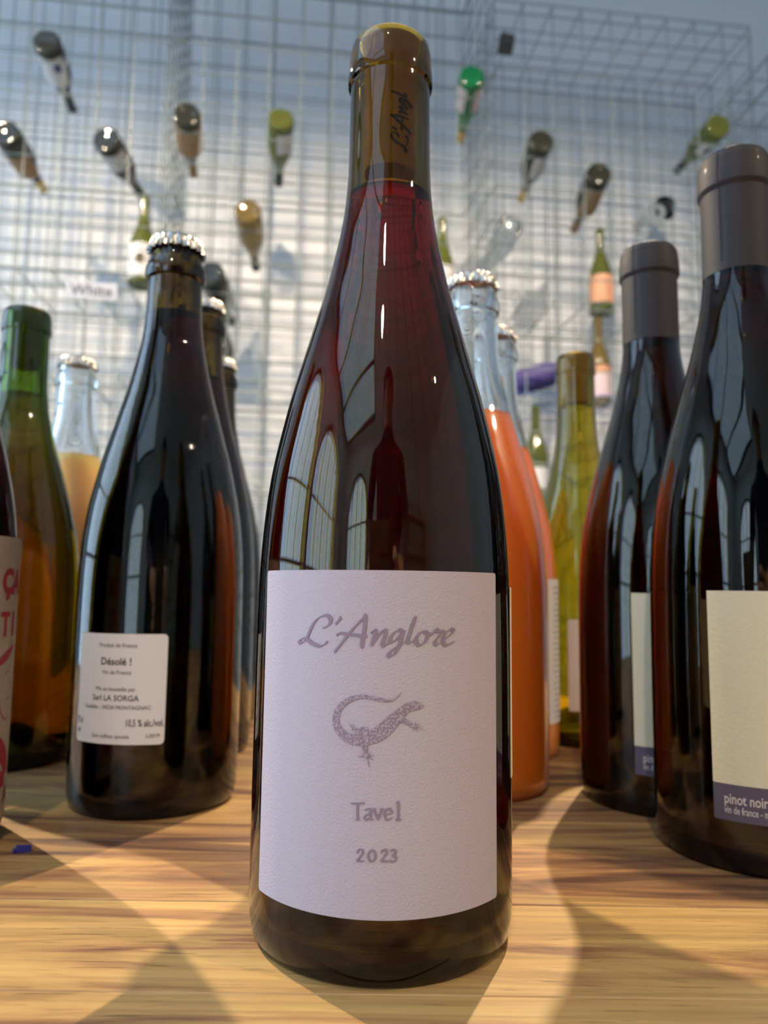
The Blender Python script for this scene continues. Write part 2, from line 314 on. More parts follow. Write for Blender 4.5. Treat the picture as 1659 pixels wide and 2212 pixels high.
# dark passage behind the arch in the front wall
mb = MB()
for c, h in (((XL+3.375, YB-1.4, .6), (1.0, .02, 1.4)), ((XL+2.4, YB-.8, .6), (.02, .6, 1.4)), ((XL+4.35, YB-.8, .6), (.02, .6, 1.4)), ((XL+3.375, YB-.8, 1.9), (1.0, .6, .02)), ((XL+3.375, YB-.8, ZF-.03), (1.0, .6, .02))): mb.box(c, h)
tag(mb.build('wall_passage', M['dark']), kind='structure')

# ------------------------------------------------------------------ table of planks
table = empty('wooden_table', (0, 0, 0), 'wooden table top of glued acacia planks carrying all the upright bottles', 'table')
edges = [-.30, -.235, -.165, -.10, -.035, .03, .092, .145, .205, .262, .322, .39, .455, .52, .585, .65, .72, .79]
rr = random.Random(3)
for y0, y1 in zip(edges, edges[1:]):
    cuts = [-.85, .95]
    for x0, x1 in zip(cuts, cuts[1:]):
        mb = MB(); x, y, b = (x1-x0)/2-.0001, (y1-y0)/2-.00008, .0004
        # plank with a slightly eased top edge
        mb.v = [(-x,-y,-.035),(x,-y,-.035),(x,y,-.035),(-x,y,-.035),(-x,-y,-b),(x,-y,-b),(x,y,-b),(-x,y,-b),(-x+b,-y+b,0),(x-b,-y+b,0),(x-b,y-b,0),(-x+b,y-b,0)]
        mb.f = [(0,3,2,1),(8,9,10,11)] + [(i,(i+1)%4,4+(i+1)%4,4+i) for i in range(4)] + [(4+i,4+(i+1)%4,8+(i+1)%4,8+i) for i in range(4)]
        o = mb.build('plank', M['wood'], table); o.location = ((x0+x1)/2, (y0+y1)/2, 0)
for x in (-.75, .85):
    for y in (-.22, .70):
        mb = MB(); mb.box((x, y, (ZF-.035)/2), (.03, .03, (-ZF-.035)/2)); mb.build('leg', M['legs'], table)

# ------------------------------------------------------------------ bottle parts
OUT_BURG = [(0,33),(0,36.5),(.7,38.8),(2.8,40.2),(7,40.9),(14,41.15),(44,41.2),(80,41.1),(104,40.9),(120,40.2),(132,39.1),(144,37.5),(156,34.9),(168.5,32),(181,28.4),(193.5,24.9),(206,21.3),(219,18.3),(232,15.7),(245.6,14.5),(256,14.2),(270,14.1)]
TOP_CORK = [(281.3,14.0),(282,14.9),(284,15.1),(286.5,14.8),(292,14.6),(295.5,14.1),(297.3,12.8),(298,11.2),(297.4,9.9),(295,9.4)]
TOP_CROWN = [(263,13.9),(263.6,15.6),(265.5,16.1),(269,15.9),(272,14.9),(274,13.6),(276,13.1),(281,13.0),(283,12.6),(284,11.2),(283,10),(281,9.2)]
def outer(top='cork', h=298, bodyr=41, fat=0):
    base = OUT_BURG[:]
    if top == 'crown': base = [p for p in base if p[0] < 257]; tp = TOP_CROWN; ht = 284
    else: tp = TOP_CORK; ht = 298
    k = h/ht
    body = [(z*k, r*(bodyr/41 if r > 20 else 1 + (bodyr/41-1)*max(0, (r-14)/6))) for z, r in base]
    k_ = [list(p) for p in spline([p for p in body[4:]], 5)]
    for _ in range(8):      # even out the curvature so reflections run clean
        q = [p[1] for p in k_]
        for i in range(1, len(k_)-1):
            z0, z1, z2 = k_[i-1][0], k_[i][0], k_[i+1][0]; t = (z1-z0)/(z2-z0)
            k_[i][1] = q[i]*.5 + .5*(q[i-1]*(1-t) + q[i+1]*t)
    sm = [tuple(p) for p in k_]
    tops = [(z*k, r) for z, r in tp]
    return body[:4], sm, tops
def shell(prof, t=3.0, mouth=9.4):
    """outer profile (mm) -> closed shell profile with inner wall and raised punt."""
    lo, sm, tops = prof
    punt = [(21, 0), (20, 7), (15, 15), (8, 22), (2, 28)]
    allout = punt + lo + sm + tops
    inner = []
    for z, r in reversed(sm):
        if z > 9: inner.append((z, max(mouth-.1, r - t if r > 20 else r - 4.6 + (max(0, r-14))*.25)))
    top_in = [(tops[-1][0]-6, mouth), (sm[-1][0]+2, mouth)]
    bottom_in = [(8, sm[0][1]-6), (7.5, 30), (11, 23), (18, 16), (23.5, 8), (25, 0)]
    return allout + top_in + inner + bottom_in, inner
def bottle(name, label, x, y, glass, wine, fill, top='cork', h=298, bodyr=41, group=None, rz=0, turb=False, seg=96, cork=None, cat='bottle'):
    root = empty(name, (x, y, 0), label, cat, group, rz)
    prof, inner = shell(outer(top, h, bodyr))
    lathe('glass_body', mm(prof), M[glass], root, seg)
    if turb:   # clear bottle: the cloudy wine reads out to the outer surface
        lo, sm, _ = outer(top, h, bodyr)
        w = [(1.5, 0)] + [(z + (.8 if i == 0 else .2), r+.06) for i, (z, r) in enumerate(lo[1:])] + [(z, r+.08) for z, r in sm if z < fill] 
        r_f = next(r for z, r in sm if z >= fill); w += [(fill, r_f+.06), (fill+.3, r_f-2), (fill-.4, r_f-4), (fill-.4, 0)]
    else:
        ov = .12
        ins = sorted(inner)
        w = [(25-ov*2, 0), (23.5-ov*2, 8), (18-ov*2, 16), (11-ov*2, 23+ov), (7.5-ov*2, 30+ov)]
        w += [(8, sorted(inner)[0][1]-2.8+ov)] if False else []
        w += [(z, r+ov) for z, r in ins if z < fill]
        r_f = next((r for z, r in ins if z >= fill), ins[-1][1]); w += [(fill+.9, r_f+ov), (fill+.1, r_f-.9), (fill, r_f-1.8), (fill, 0)]
    lathe('wine', mm(w), M[wine], root, seg)
    if cork:
        z0, z1 = cork; lathe('cork', mm([(z0, 0), (z0, 8.9), (z0+.6, 9.25), (z1-.6, 9.25), (z1, 8.9), (z1, 0)]), M['cork'], root, 48)
    return root
def crown_cap(parent, z, r=13.4, teeth=21, topmat='cap'):
    """pressed crown cap: domed top and a skirt of 21 flutes."""
    mb = MB(); n = teeth*8; rows = []
    for zz, rr_, amp in ((-7.0, r+1.5, 1.1), (-5.6, r+1.3, 1.05), (-3.6, r+.9, .8), (-1.6, r+.4, .35), (-.2, r-.2, .08), (.45, r-1.3, 0), (.7, r-4, 0)):
        row = []
        for i in range(n):
            a = 2*pi*i/n; ra = rr_ + amp*cos(teeth*a); row.append(len(mb.v)); mb.v.append((ra*cos(a)/1000, ra*sin(a)/1000, (z+zz)/1000))
        rows.append(row)
    for a, b in zip(rows, rows[1:]):
        for i in range(n): mb.f.append((a[i], a[(i+1)%n], b[(i+1)%n], b[i]))
    mb.v.append((0, 0, (z+.6)/1000)); c = len(mb.v)-1
    for i in range(n): mb.f.append((rows[-1][i], rows[-1][(i+1)%n], c))
    o = mb.build('crown_cap', M[topmat], parent, 50); return o
def capsule(parent, h=298, bottom=246, k=1.0):
    pr = [(bottom, 14.55), (bottom+.1, 14.9), (262, 14.75), (275, 14.7), (280.5, 14.75), (281.5, 15.5), (282.5, 16.0), (286, 15.95), (292, 15.5), (293, 15.3), (294, 15.35), (296, 15.0), (298, 13.9), (299, 12.2), (299.2, 6), (299.2, 0)]
    s = h/298
    return lathe('capsule', [(z*s/1000, r*k/1000) for z, r in pr], M['capsule'], parent, 96, 25)

# wrapped flat things: u (mm along the arc), z (mm), on a cylinder of radius R, facing angle a0 (0 = towards -y, positive to +x)
def wrap(u, z, R, a0, lift=0):
    a = a0 + u/R; return ((R+lift)*sin(a)/1000, -(R+lift)*cos(a)/1000, z/1000)
def label(parent, mt, R, a_left, a_right, z0, z1, corner=1.2, name='label', th=.12):
    """paper label between two angles (degrees), rounded corners, real thickness."""
    a0, a1 = radians(a_left), radians(a_right); w = (a1-a0)*R; n = max(8, int(w/1.2)); us = [0]
    cs = [corner*(1-cos(k*pi/12)) for k in range(1, 7)]
    us = [0] + cs + [corner + (w-2*corner)*k/n for k in range(1, n)] + [w-c for c in reversed(cs)] + [w]
    mb = MB(); rows = []
    for lift in (0.02, th):
        for u in us:
            e = min(u, w-u); cut = corner - math.sqrt(max(0, corner**2-(corner-e)**2)) if e < corner else 0
            for z in (z0+cut, z1-cut): mb.v.append(wrap(u - w/2, z, R, (a0+a1)/2, lift))
    m = len(us)
    for i in range(m-1):
        b = 2*i; f = 2*m + 2*i
        mb.f += [(f, f+2, f+3, f+1), (b, b+1, b+3, b+2), (b, b+2, f+2, f), (b+1, f+1, f+3, b+3)]
    mb.f += [(0, 2*m, 2*m+1, 1), (2*m-2, 2*m-1, 4*m-1, 4*m-2)]
    return mb.build(name, mt, parent, 30)
def strokes(parent, paths, mt, R, nib=None, name='lettering', lift=.16, thick=.7, a0=0):
    """broad-nib pen strokes (mm on the label): nib = (du, dz) half vector."""
    mb = MB()
    for path in paths:
        P = spline(path, 5) if len(path) > 2 else [tuple(Vector(path[0]).lerp(Vector(path[1]), k/6)) for k in range(7)]
        L, Rr = [], []
        for i, p in enumerate(P):
            q0, q1 = Vector(P[max(i-1, 0)]), Vector(P[min(i+1, len(P)-1)]); d = (q1-q0).normalized() if (q1-q0).length > 1e-9 else Vector((1, 0))
            nrm = Vector((-d.y, d.x)); w = abs(nrm.x*nib[0] + nrm.y*nib[1]) + thick/2
            L.append(Vector(p)+nrm*w); Rr.append(Vector(p)-nrm*w)
        k = len(mb.v); m = len(P)
        for q in L + Rr: mb.v.append(wrap(q[0], q[1], R, a0, lift))
        mb.f += [(k+i, k+i+1, k+m+i+1, k+m+i)[::-1] for i in range(m-1)]
        for c in (0, m-1):      # round pen ends
            cc = Vector(P[c]); k = len(mb.v); w = (L[c]-Rr[c]).length/2
            for t in range(8): mb.v.append(wrap(cc[0]+w*cos(t*pi/4)*.8, cc[1]+w*sin(t*pi/4)*.8, R, a0, lift+.004))
            mb.f.append(tuple(range(k, k+8)))
    return mb.build(name, mt, parent)
def taper(parent, paths, mt, R, name, lift=.16, a0=0):
    mb = MB()
    for path in paths:
        n = 5; P = []
        V = [Vector(p) for p in path]
        for i in range(len(V)-1):
            p0, p1, p2, p3 = V[max(i-1,0)], V[i], V[i+1], V[min(i+2,len(V)-1)]
            for k in range(n):
                t = k/n; P.append(.5*((2*p1) + (p2-p0)*t + (2*p0-5*p1+4*p2-p3)*t*t + (3*p1-p0-3*p2+p3)*t**3))
        P.append(V[-1]); k0 = len(mb.v)
        for i, p in enumerate(P):
            d = (P[min(i+1,len(P)-1)]-P[max(i-1,0)]).to_2d(); d = d.normalized() if d.length > 0 else Vector((1, 0)); w = max(.05, p.z/2)
            for s in (1, -1): mb.v.append(wrap(p.x - d.y*w*s, p.y + d.x*w*s, R, a0, lift + .003*len(mb.f) % .02))
        mb.f += [(k0+2*i, k0+2*i+1, k0+2*i+3, k0+2*i+2) for i in range(len(P)-1)]
    return mb.build(name, mt, parent)
def text(parent, body, size, u, z, R, a0, mt, name='lettering', lift=.16, bold=0.0, sx=1.0, align='CENTER', shear=0, flat=None):
    c = bpy.data.curves.new('t', 'FONT'); c.body = body; c.size = size; c.align_x = align; c.offset = bold; c.shear = shear; c.resolution_u = 3
    o = bpy.data.objects.new('t', c); COL.objects.link(o)
    dg = bpy.context.evaluated_depsgraph_get(); me = bpy.data.meshes.new_from_object(o.evaluated_get(dg))
    bpy.data.objects.remove(o); bpy.data.curves.remove(c)
    if size >= 8 and not flat:     # big letters bend with the glass
        bm = bmesh.new(); bm.from_mesh(me); bmesh.ops.triangulate(bm, faces=bm.faces[:])
        for _ in range(4):
            e = [e for e in bm.edges if e.calc_length() > 1.3]
            if e: bmesh.ops.subdivide_edges(bm, edges=e, cuts=1); bmesh.ops.triangulate(bm, faces=bm.faces[:])
        bm.to_mesh(me); bm.free()
    for v in me.vertices:
        if flat: v.co = Vector((v.co.x*sx, 0, v.co.y)) + Vector(flat)
        else: v.co = wrap(u + v.co.x*sx, z + v.co.y, R, a0, lift)
    me.name = name; me.materials.clear(); me.materials.append(mt)
    return link(bpy.data.objects.new(name, me), parent)

# ------------------------------------------------------------------ 1. the main bottle
A = bottle('wine_bottle', 'dark rosé wine bottle with lilac lizard label standing alone in front', .0004, .246, 'glass_amber', 'wine_red', 240.5, cork=(248, 296))
la = label(A, M['paper_lilac'], 41.22, -58.6, 53.0, 18.4, 110.1, .9)
strokes(la, SCRIPT, M['ink_mauve'], 41.4, (.50, .26), 'script_lettering', thick=.2)
strokes(la, SERIF, M['ink_mauve'], 41.4, (.20, .08), 'lettering', thick=.26)
taper(la, LIZ, M['lizard'], 41.4, 'lizard_drawing')
label(A, M['paper_cream'], 41.22, 72, 150, 48, 106, 1, 'back_label')
# branded script burnt on the cork, read upwards
ck = [c for c in A.children if c.name.startswith('cork')][0]
strokes(ck, [[(-(z-93)*.62, 252.5 + (u+25)*.62) for u, z in s] for s in SCRIPT[:9]], M['ink_black'], 9.3, (.2, .3), 'cork_lettering', lift=.06, thick=.25, a0=radians(20))

# ------------------------------------------------------------------ 2. the others on the table
Cb = bottle('wine_bottle', 'black bottle with silver crown cap and small white back label beside the lizard bottle', -.1145, .386, 'glass_dark', 'wine_black', 250, 'crown', 290.5)
crown_cap(Cb, 292)
lc = label(Cb, M['paper_white'], 41.25, -42, 21.8, 34, 83.6, 2)
for s_, sz, u, z, b, sx in (('Produit de France', 2.6, 0, 77.5, 0, 1), ('Désolé !', 4.6, -.5, 69.5, .08, 1), ('Vin de France', 2.6, 0, 65.3, 0, 1), ('Mis en bouteille par', 2.5, -.5, 57.8, 0, 1),
                   ('Sarl LA SORGA', 3.6, -.5, 53.4, .03, 1), ('Cazelles - 34530 MONTAGNAC', 2.5, 0, 49.6, 0, 1), ('75 cl', 4.0, -20.2, 42.5, .05, .55), ('e', 4.0, -20.6, 38.3, .1, .8), ('10,5 % alc./vol.', 4.4, 14, 42.2, .04, .66),
                   ('Sans sulfites ajoutés', 2.4, -2, 36.8, 0, 1), ('L2019', 2.4, 18, 37.2, 0, 1)):
    text(lc, s_, sz, u, z, 41.4, radians(-10.1), M['ink_black'], bold=b, sx=sx)

Jb = bottle('wine_bottle', 'large dark bottle with grey capsule and cream label, cut by the right edge', .1595, .323, 'glass_dark', 'wine_black', 246, h=304, bodyr=41.6)
capsule(Jb, 304, 242.5)
Ib = bottle('wine_bottle', 'dark wine bottle with grey capsule, half behind the large cream-labelled bottle', .146, .396, 'glass_dark', 'wine_black', 243, h=295)
capsule(Ib, 295, 243.5)
for root, R, a_l, k in ((Jb, 41.85, -48.3, 1), (Ib, 41.25, -37.5, .99)):
    lb = label(root, M['paper_cream'], R, a_l, a_l+92, 33.2*k, 106.3*k, .15, 'label')
    bd = label(root, M['paper_purple'], R, a_l, a_l+92, 19.8*k, 33.2*k, .8, 'label_band')
    A0 = radians(a_l+46); u0_ = -46*pi/180*R
    text(bd, 'pinot noir', 5.3, u0_+3.9, 26.2*k, R+.15, A0, M['ink_cream'], bold=.09, sx=.70, align='LEFT')
    text(bd, 'vin de france - nature', 3.9, u0_+3.9, 22.6*k, R+.15, A0, M['ink_cream'], bold=.04, sx=.58, align='LEFT')
mb = MB()   # capsule seam
for root, kk in ((Jb, 304/298), (Ib, 295/298)):
    mb = MB(); a = radians(-52); pts = [(247*kk, 14.9), (280*kk, 14.8), (281.5*kk, 15.6), (283*kk, 16.05), (292*kk, 15.6), (296*kk, 15.1), (298*kk, 14)]
    for (z, r), (z2, r2) in zip(pts, pts[1:]):
        mb.rod((r*sin(a)/1000, -r*cos(a)/1000, z/1000), (r2*sin(a)/1000, -r2*cos(a)/1000, z2/1000), .00022, 5)
    mb.build('capsule_seam', M['capsule_seam'], root)

Bb = bottle('wine_bottle', 'dark bottle with beige label printed in red, cut by the left edge', -.2, .315, 'glass_dark', 'wine_black', 244, cork=(254, 296))
lbb = label(Bb, M['paper_speck'], 41.25, 20, 114, 8, 125.5, .6)
RB = 41.4
text(lbb, 'ÇA', 14, 3.0, 102, RB, radians(80), M['ink_red'], bold=.7, sx=.9, align='LEFT')
text(lbb, 'T', 14, 3.6, 84, RB, radians(80), M['ink_red'], bold=.45, sx=.85, align='LEFT')
text(lbb, 'I', 14, 12.6, 84, RB, radians(80), M['ink_red'], bold=.45, sx=1.1, align='LEFT')
text(lbb, 'A', 9, 15.5, 14, RB, radians(80), M['ink_red'], bold=.2, align='LEFT')
# red printed man in a flat cap: cap, face lines, coat
taper(lbb, [[(2, 72, 2.5), (8, 74.5, 3.6), (13, 77, 3.2), (17.5, 79.5, 1.0)], [(2, 42, 6), (8, 38, 8), (14, 33, 7), (18, 26, 5)], [(4, 20, 4), (10, 24, 7), (16, 24, 6)],
            [(9, 68, .3), (12, 69, .4), (14, 68, .3)], [(12.4, 66, .7), (12.9, 65.6, .7)], [(16, 66, .3), (17, 62, .3), (15.5, 60.5, .3)], [(12, 57, .3), (15, 57.4, .5), (17, 56.8, .2)], [(5, 64, .4), (7, 54, .5), (12, 49, .5), (16, 50, .4)]], M['ink_red'], RB, 'printed_figure', a0=radians(80))

Eb = bottle('wine_bottle', 'green glass bottle of amber wine with natural cork, behind the left bottles', -.233, .465, 'glass_green', 'wine_amber', 226, h=283, cork=(245, 281.5))
Fb = bottle('wine_bottle', 'clear bottle of golden wine with crown cap, behind the left black bottle', -.244, .57, 'glass_clear', 'wine_gold', 206, 'crown', 282, turb=True)
crown_cap(Fb, 283.5)
Db = bottle('wine_bottle', 'black crown-capped bottle directly behind the one with the white back label', -.129, .505, 'glass_dark', 'wine_black', 250, 'crown', 304)
crown_cap(Db, 305.5)
D2 = bottle('wine_bottle', 'third dark crown-capped bottle, mostly hidden in the row on the left', -.143, .62, 'glass_dark', 'wine_black', 250, 'crown', 298)
crown_cap(D2, 299.5)
Gb = bottle('wine_bottle', 'clear bottle of cloudy orange wine with crown cap, partly behind the lizard bottle', .0505, .42, 'glass_clear', 'wine_orange', 205, 'crown', 287, turb=True)
crown_cap(Gb, 288.5)
G2 = bottle('wine_bottle', 'second clear bottle of orange wine with printed side label, further back', .0775, .51, 'glass_clear', 'wine_orange', 203, 'crown', 288, turb=True)
crown_cap(G2, 289.5)
lg = label(G2, M['paper_white'], 41.3, 44, 90, 22, 114, 1)
for i in range(24): text(lg, ''.join(random.choice('aeinorstlmu ') for _ in range(16)), 2.6, 0, 25+3.6*i, 41.45, radians(66), M['ink_black'])
Hb = bottle('wine_bottle', 'slender yellow-green bottle of white wine with cork and white label', .145, .551, 'glass_olive', 'wine_white', 245, h=286, bodyr=37, cork=(248, 284))
lh = label(Hb, M['paper_white'], 37.3, -27, 40, 25, 87, 1)
text(lh, 'Vin blanc', 6, 0, 30, 37.45, radians(8), M['ink_black'])

# blue crumb of sealing wax on the table
mb = MB(); mb.box((0, 0, .0012), (.0028, .0011, .0011), Euler((0, .1, .5)).to_matrix()); mb.box((-.002, -.001, .0008), (.0015, .0008, .0007), Euler((.2, 0, .9)).to_matrix())
o = mb.build('wax_crumb', plain('blue_wax', (.04, .04, .25), .5)); o.location = (-.1415, .307, 0)
tag(o, 'tiny crumb of blue wax lying on the table at the left', 'crumb')

# ------------------------------------------------------------------ wire racks on the back wall
PX = lambda x: 2.20 + .12*x      # front plane
dx = Vector((1, .12, 0)).normalized(); dn = Vector((-.12, 1, 0)).normalized()
def rackpt(x, off, z): return Vector((x, PX(x), z)) + dn*off
r_w = .0024
def panel(parent, P0, du, dv, nu, nv, mt, step=.1, step_v=None, name='wire_mesh'):
    """welded mesh panel: wires along du at every step of dv and back."""
    mb = MB(); sv = step_v or step; n_ = du.cross(dv).normalized()*r_w*1.6
    for i in range(nu+1): mb.rod(P0 + du*step*i, P0 + du*step*i + dv*sv*nv, r_w, 5)
    for j in range(nv+1): mb.rod(P0 + dv*sv*j + n_, P0 + dv*sv*j + du*step*nu + n_, r_w, 5)
    o = mb.build(name, mt, parent, 60); o['kind'] = 'stuff'; return o
Z = Vector((0, 0, 1))
def rack(label_, x0, n, ztop, mt, blue=None, lid=0):
    root = empty('wire_rack', tuple(rackpt(x0, 0, ZF)), label_, 'rack', 'wire racks along the white wall')
    loc = Vector(root.location)
    nz = int(round((ztop - ZF)/.1)); z0 = ztop - nz*.1
    P = lambda off, z: rackpt(x0, off, z) - loc
    for off in (0, .24, .36): panel(root, P(off, z0), dx, Z, n, nz, mt)
    for s in (0, n): panel(root, P(0, z0) + dx*.1*s, dn, Z, 3, nz, mt, step=.12, step_v=.1)
    if lid:
        for off in (0, .36): panel(root, P(off, ztop), dx, Z, n, 1, mt, step_v=lid)
    for z in [ztop+lid] + [1.03, .722, .414, .1, -.2, -.5]:
        panel(root, P(0, z), dx, dn, n, 3, blue if (blue and abs(z-.722) < .01) else mt, step=.1, step_v=.12, name='shelf_mesh')
    return root
rack('left wire mesh rack, bays of galvanised wire holding bottles against the wall', -1.577, 9, 2.28, M['steel'])
rack('middle wire mesh rack directly behind the lizard bottle', -.673, 10, 2.29, M['steel'])
rack('right wire mesh rack with lower top edge visible under the grey wall', .34, 9, 2.005, M['steel'], M['blue_wire'], .04)
rack('far right wire mesh rack at the frame edge', 1.30, 5, 1.95, M['steel'])

RP = mm([(4, 0), (2, 20), (0, 29)] + [(0, 34), (3, 39), (10, 40.5), (60, 40.5), (110, 40.5), (132, 39), (150, 35), (170, 29), (190, 22), (215, 16), (240, 14.2), (280, 14), (281, 15), (293, 14.6), (296, 12), (296, 0)])
def rack_bottle(label_, base, tip, glass, wrapm=None, wr=(25, 130, -80, 40), cap=None, group='bottles lying in the wire racks', up=False, extra=None):
    base = Vector(base); d = (Vector(tip)-base).normalized()
    root = empty('rack_bottle', tuple(base), label_, 'bottle', group)
    if not up:
        y = (Z - d*Z.dot(d)).normalized(); x = y.cross(d)      # local z = axis, local -y faces up?  label faces down to the viewer
        root.rotation_euler = Matrix((x, y, d)).transposed().to_euler()
    lathe('glass_body', RP, M[glass], root, 32, 40)
    if wrapm: label(root, M[wrapm], 40.8, wr[2], wr[3], wr[0], wr[1], 2)
    if extra: label(root, M[extra[0]], 41.0, extra[3], extra[4], extra[1], extra[2], 4, 'seal')
    if cap: lathe('capsule', mm([(235, 14.6), (281, 14.5), (282, 15.5), (293, 15.1), (297, 12), (297, 0)]), M[cap], root, 24, 40)
    return root
L_ = [
 ('dark bottle lying in the rack, topmost at far left, white label with violet print', (-1.025, 2.047, 1.729), (-1.065, 2.338, 1.705), 'rk_black', 'paper_white', (30,140,-60,50), 'dark', ('violet',50,80,-40,-10)),
 ('dark bottle with brown label lying at the left frame edge', (-1.123, 2.035, 1.43), (-1.141, 2.329, 1.418), 'rk_black', 'kraft', (70,170,-60,40), 'gold', None),
 ('dark bottle with plain grey label lying above the upright green bottle', (-.841, 2.069, 1.434), (-.825, 2.363, 1.417), 'rk_black', 'paper_white', (30,100,-70,40), 'dark', None),
 ('bottle wrapped in brown paper lying beside the first rack post', (-.61, 2.097, 1.536), (-.663, 2.385, 1.51), 'rk_black', 'kraft', (30,150,-150,150), 'kraft', None),
 ('moss green bottle with white label lying in the middle rack', (-.33, 2.13, 1.548), (-.377, 2.418, 1.499), 'rk_green', 'paper_white', (30,110,-75,15), 'dark', None),
 ('amber bottle lying lower in the middle rack above the grey shadow', (-.421, 2.119, 1.242), (-.444, 2.409, 1.191), 'rk_amber', None, (0,0,0,0), 'dark', None),
 ('bright emerald green bottle with pale label and orange neck foil', (.265, 2.202, 1.75), (.255, 2.495, 1.715), 'rk_emerald', 'pink_paper', (25,120,-75,75), 'gold', ('rk_emerald',20,124,-16,20)),
 ('dark bottle with white label and gold neck foil in the right rack', (.49, 2.229, 1.55), (.48, 2.521, 1.51), 'rk_black', 'paper_white', (30,130,-70,20), 'gold', None),
 ('dark bottle with brown kraft label in the right rack', (.68, 2.252, 1.456), (.672, 2.543, 1.41), 'rk_black', 'kraft', (35,170,-90,40), 'kraft', None),
 ('olive green bottle with round white emblem high in the right rack', (1.095, 2.301, 1.655), (1.07, 2.595, 1.671), 'rk_green', 'paper_white', (50,110,-50,40), 'dark', ('dark',68,92,-18,10)),
 ('clear glass bottle seen base first, left in the right rack', (.387, 2.216, 1.255), (.353, 2.508, 1.229), 'rk_clear', None, (0,0,0,0), None, None),
 ('clear glass bottle with silver neck pointing left in the right rack', (.896, 2.277, 1.352), (.904, 2.559, 1.44), 'rk_clear', None, (0,0,0,0), 'cap', None),
 ('dark bottle lying low just right of the silver crown cap', (-.523, 2.107, 1.039), (-.518, 2.399, .991), 'rk_black', None, (0,0,0,0), None, None)]
for l, b, t, g, w, wr, cp, ex in L_: rack_bottle(l, b, t, g, w, wr, cp, extra=ex)
U_ = [
 ('upright yellow-green bottle with ornate white label on the left rack shelf', (-.737, 2.135, 1.006), 'rk_green', 'paper_white', (18,125,-65,60), ('rk_amber',60,90,-10,25)),
 ('upright olive bottle with white label just right of the lizard bottle neck', (.175, 2.25, 1.006), 'rk_green', 'paper_white', (25,120,-80,80), None),
 ('upright green bottle with orange label on the right rack shelf', (.695, 2.31, 1.006), 'rk_green', 'orange_paper', (30,125,-80,80), None),
 ('upright dark bottle with pink label on the shelf below the orange-labelled one', (.683, 2.31, .706), 'rk_amber', 'pink_paper', (15,120,-80,80), ('orange_paper',100,125,-80,80)),
 ('small upright olive bottle on the lowest visible shelf at right', (.473, 2.285, .406), 'rk_green', 'paper_white', (20,90,-80,80), None),
 ('upright dark bottle on the middle rack shelf behind the black bottles', (-.50, 2.17, .706), 'rk_black', 'paper_white', (20,90,-80,80), None)]
for l, b, g, w, wr, ex in U_:
    b = Vector((0, 0, .104)) + (Vector(b)-Vector((0, 0, .104)))*1.03
    rack_bottle(l, b, b+Z, g, w, wr, None, 'bottles standing on the rack shelves', True, ex)
rack_bottle('violet wrapped bottle with yellow neck lying on a shelf at right', (.405, 2.31, .768), (.675, 2.35, .86), 'violet', None, (0,0,0,0), 'gold', 'bottles standing on the rack shelves')

# sign card, wall clip
sg = empty('shelf_sign', (-.863, 2.085, .971), 'small white card sign reading White hanging on the left rack', 'sign', rz=atan2(.12, 1))
mb = MB(); mb.box((0, 0, 0), (.072, .0012, .026)); mb.build('card', plain('sign_card', (.50, .50, .54), .7), sg)
text(sg, 'White', .046, 0, 0, 0, 0, plain('grey_ink', (.10, .10, .11), .7), flat=(0, -.0018, -.015), bold=.001)
cl = empty('rack_clip', tuple(rackpt(.378, -.01, 1.885)), 'small black clip fixed near the top corner of the right rack', 'clip')
mb = MB(); mb.box((0, 0, 0), (.024, .012, .028), Euler((0, .15, .12)).to_matrix()); mb.box((0, -.014, .004), (.02, .003, .02)); mb.build('clip_body', M['dark'], cl)
mb = MB(); mb.rod((0, 0, .02), (0, .012, .055), .004, 8); mb.build('hook', M['legs'], cl)

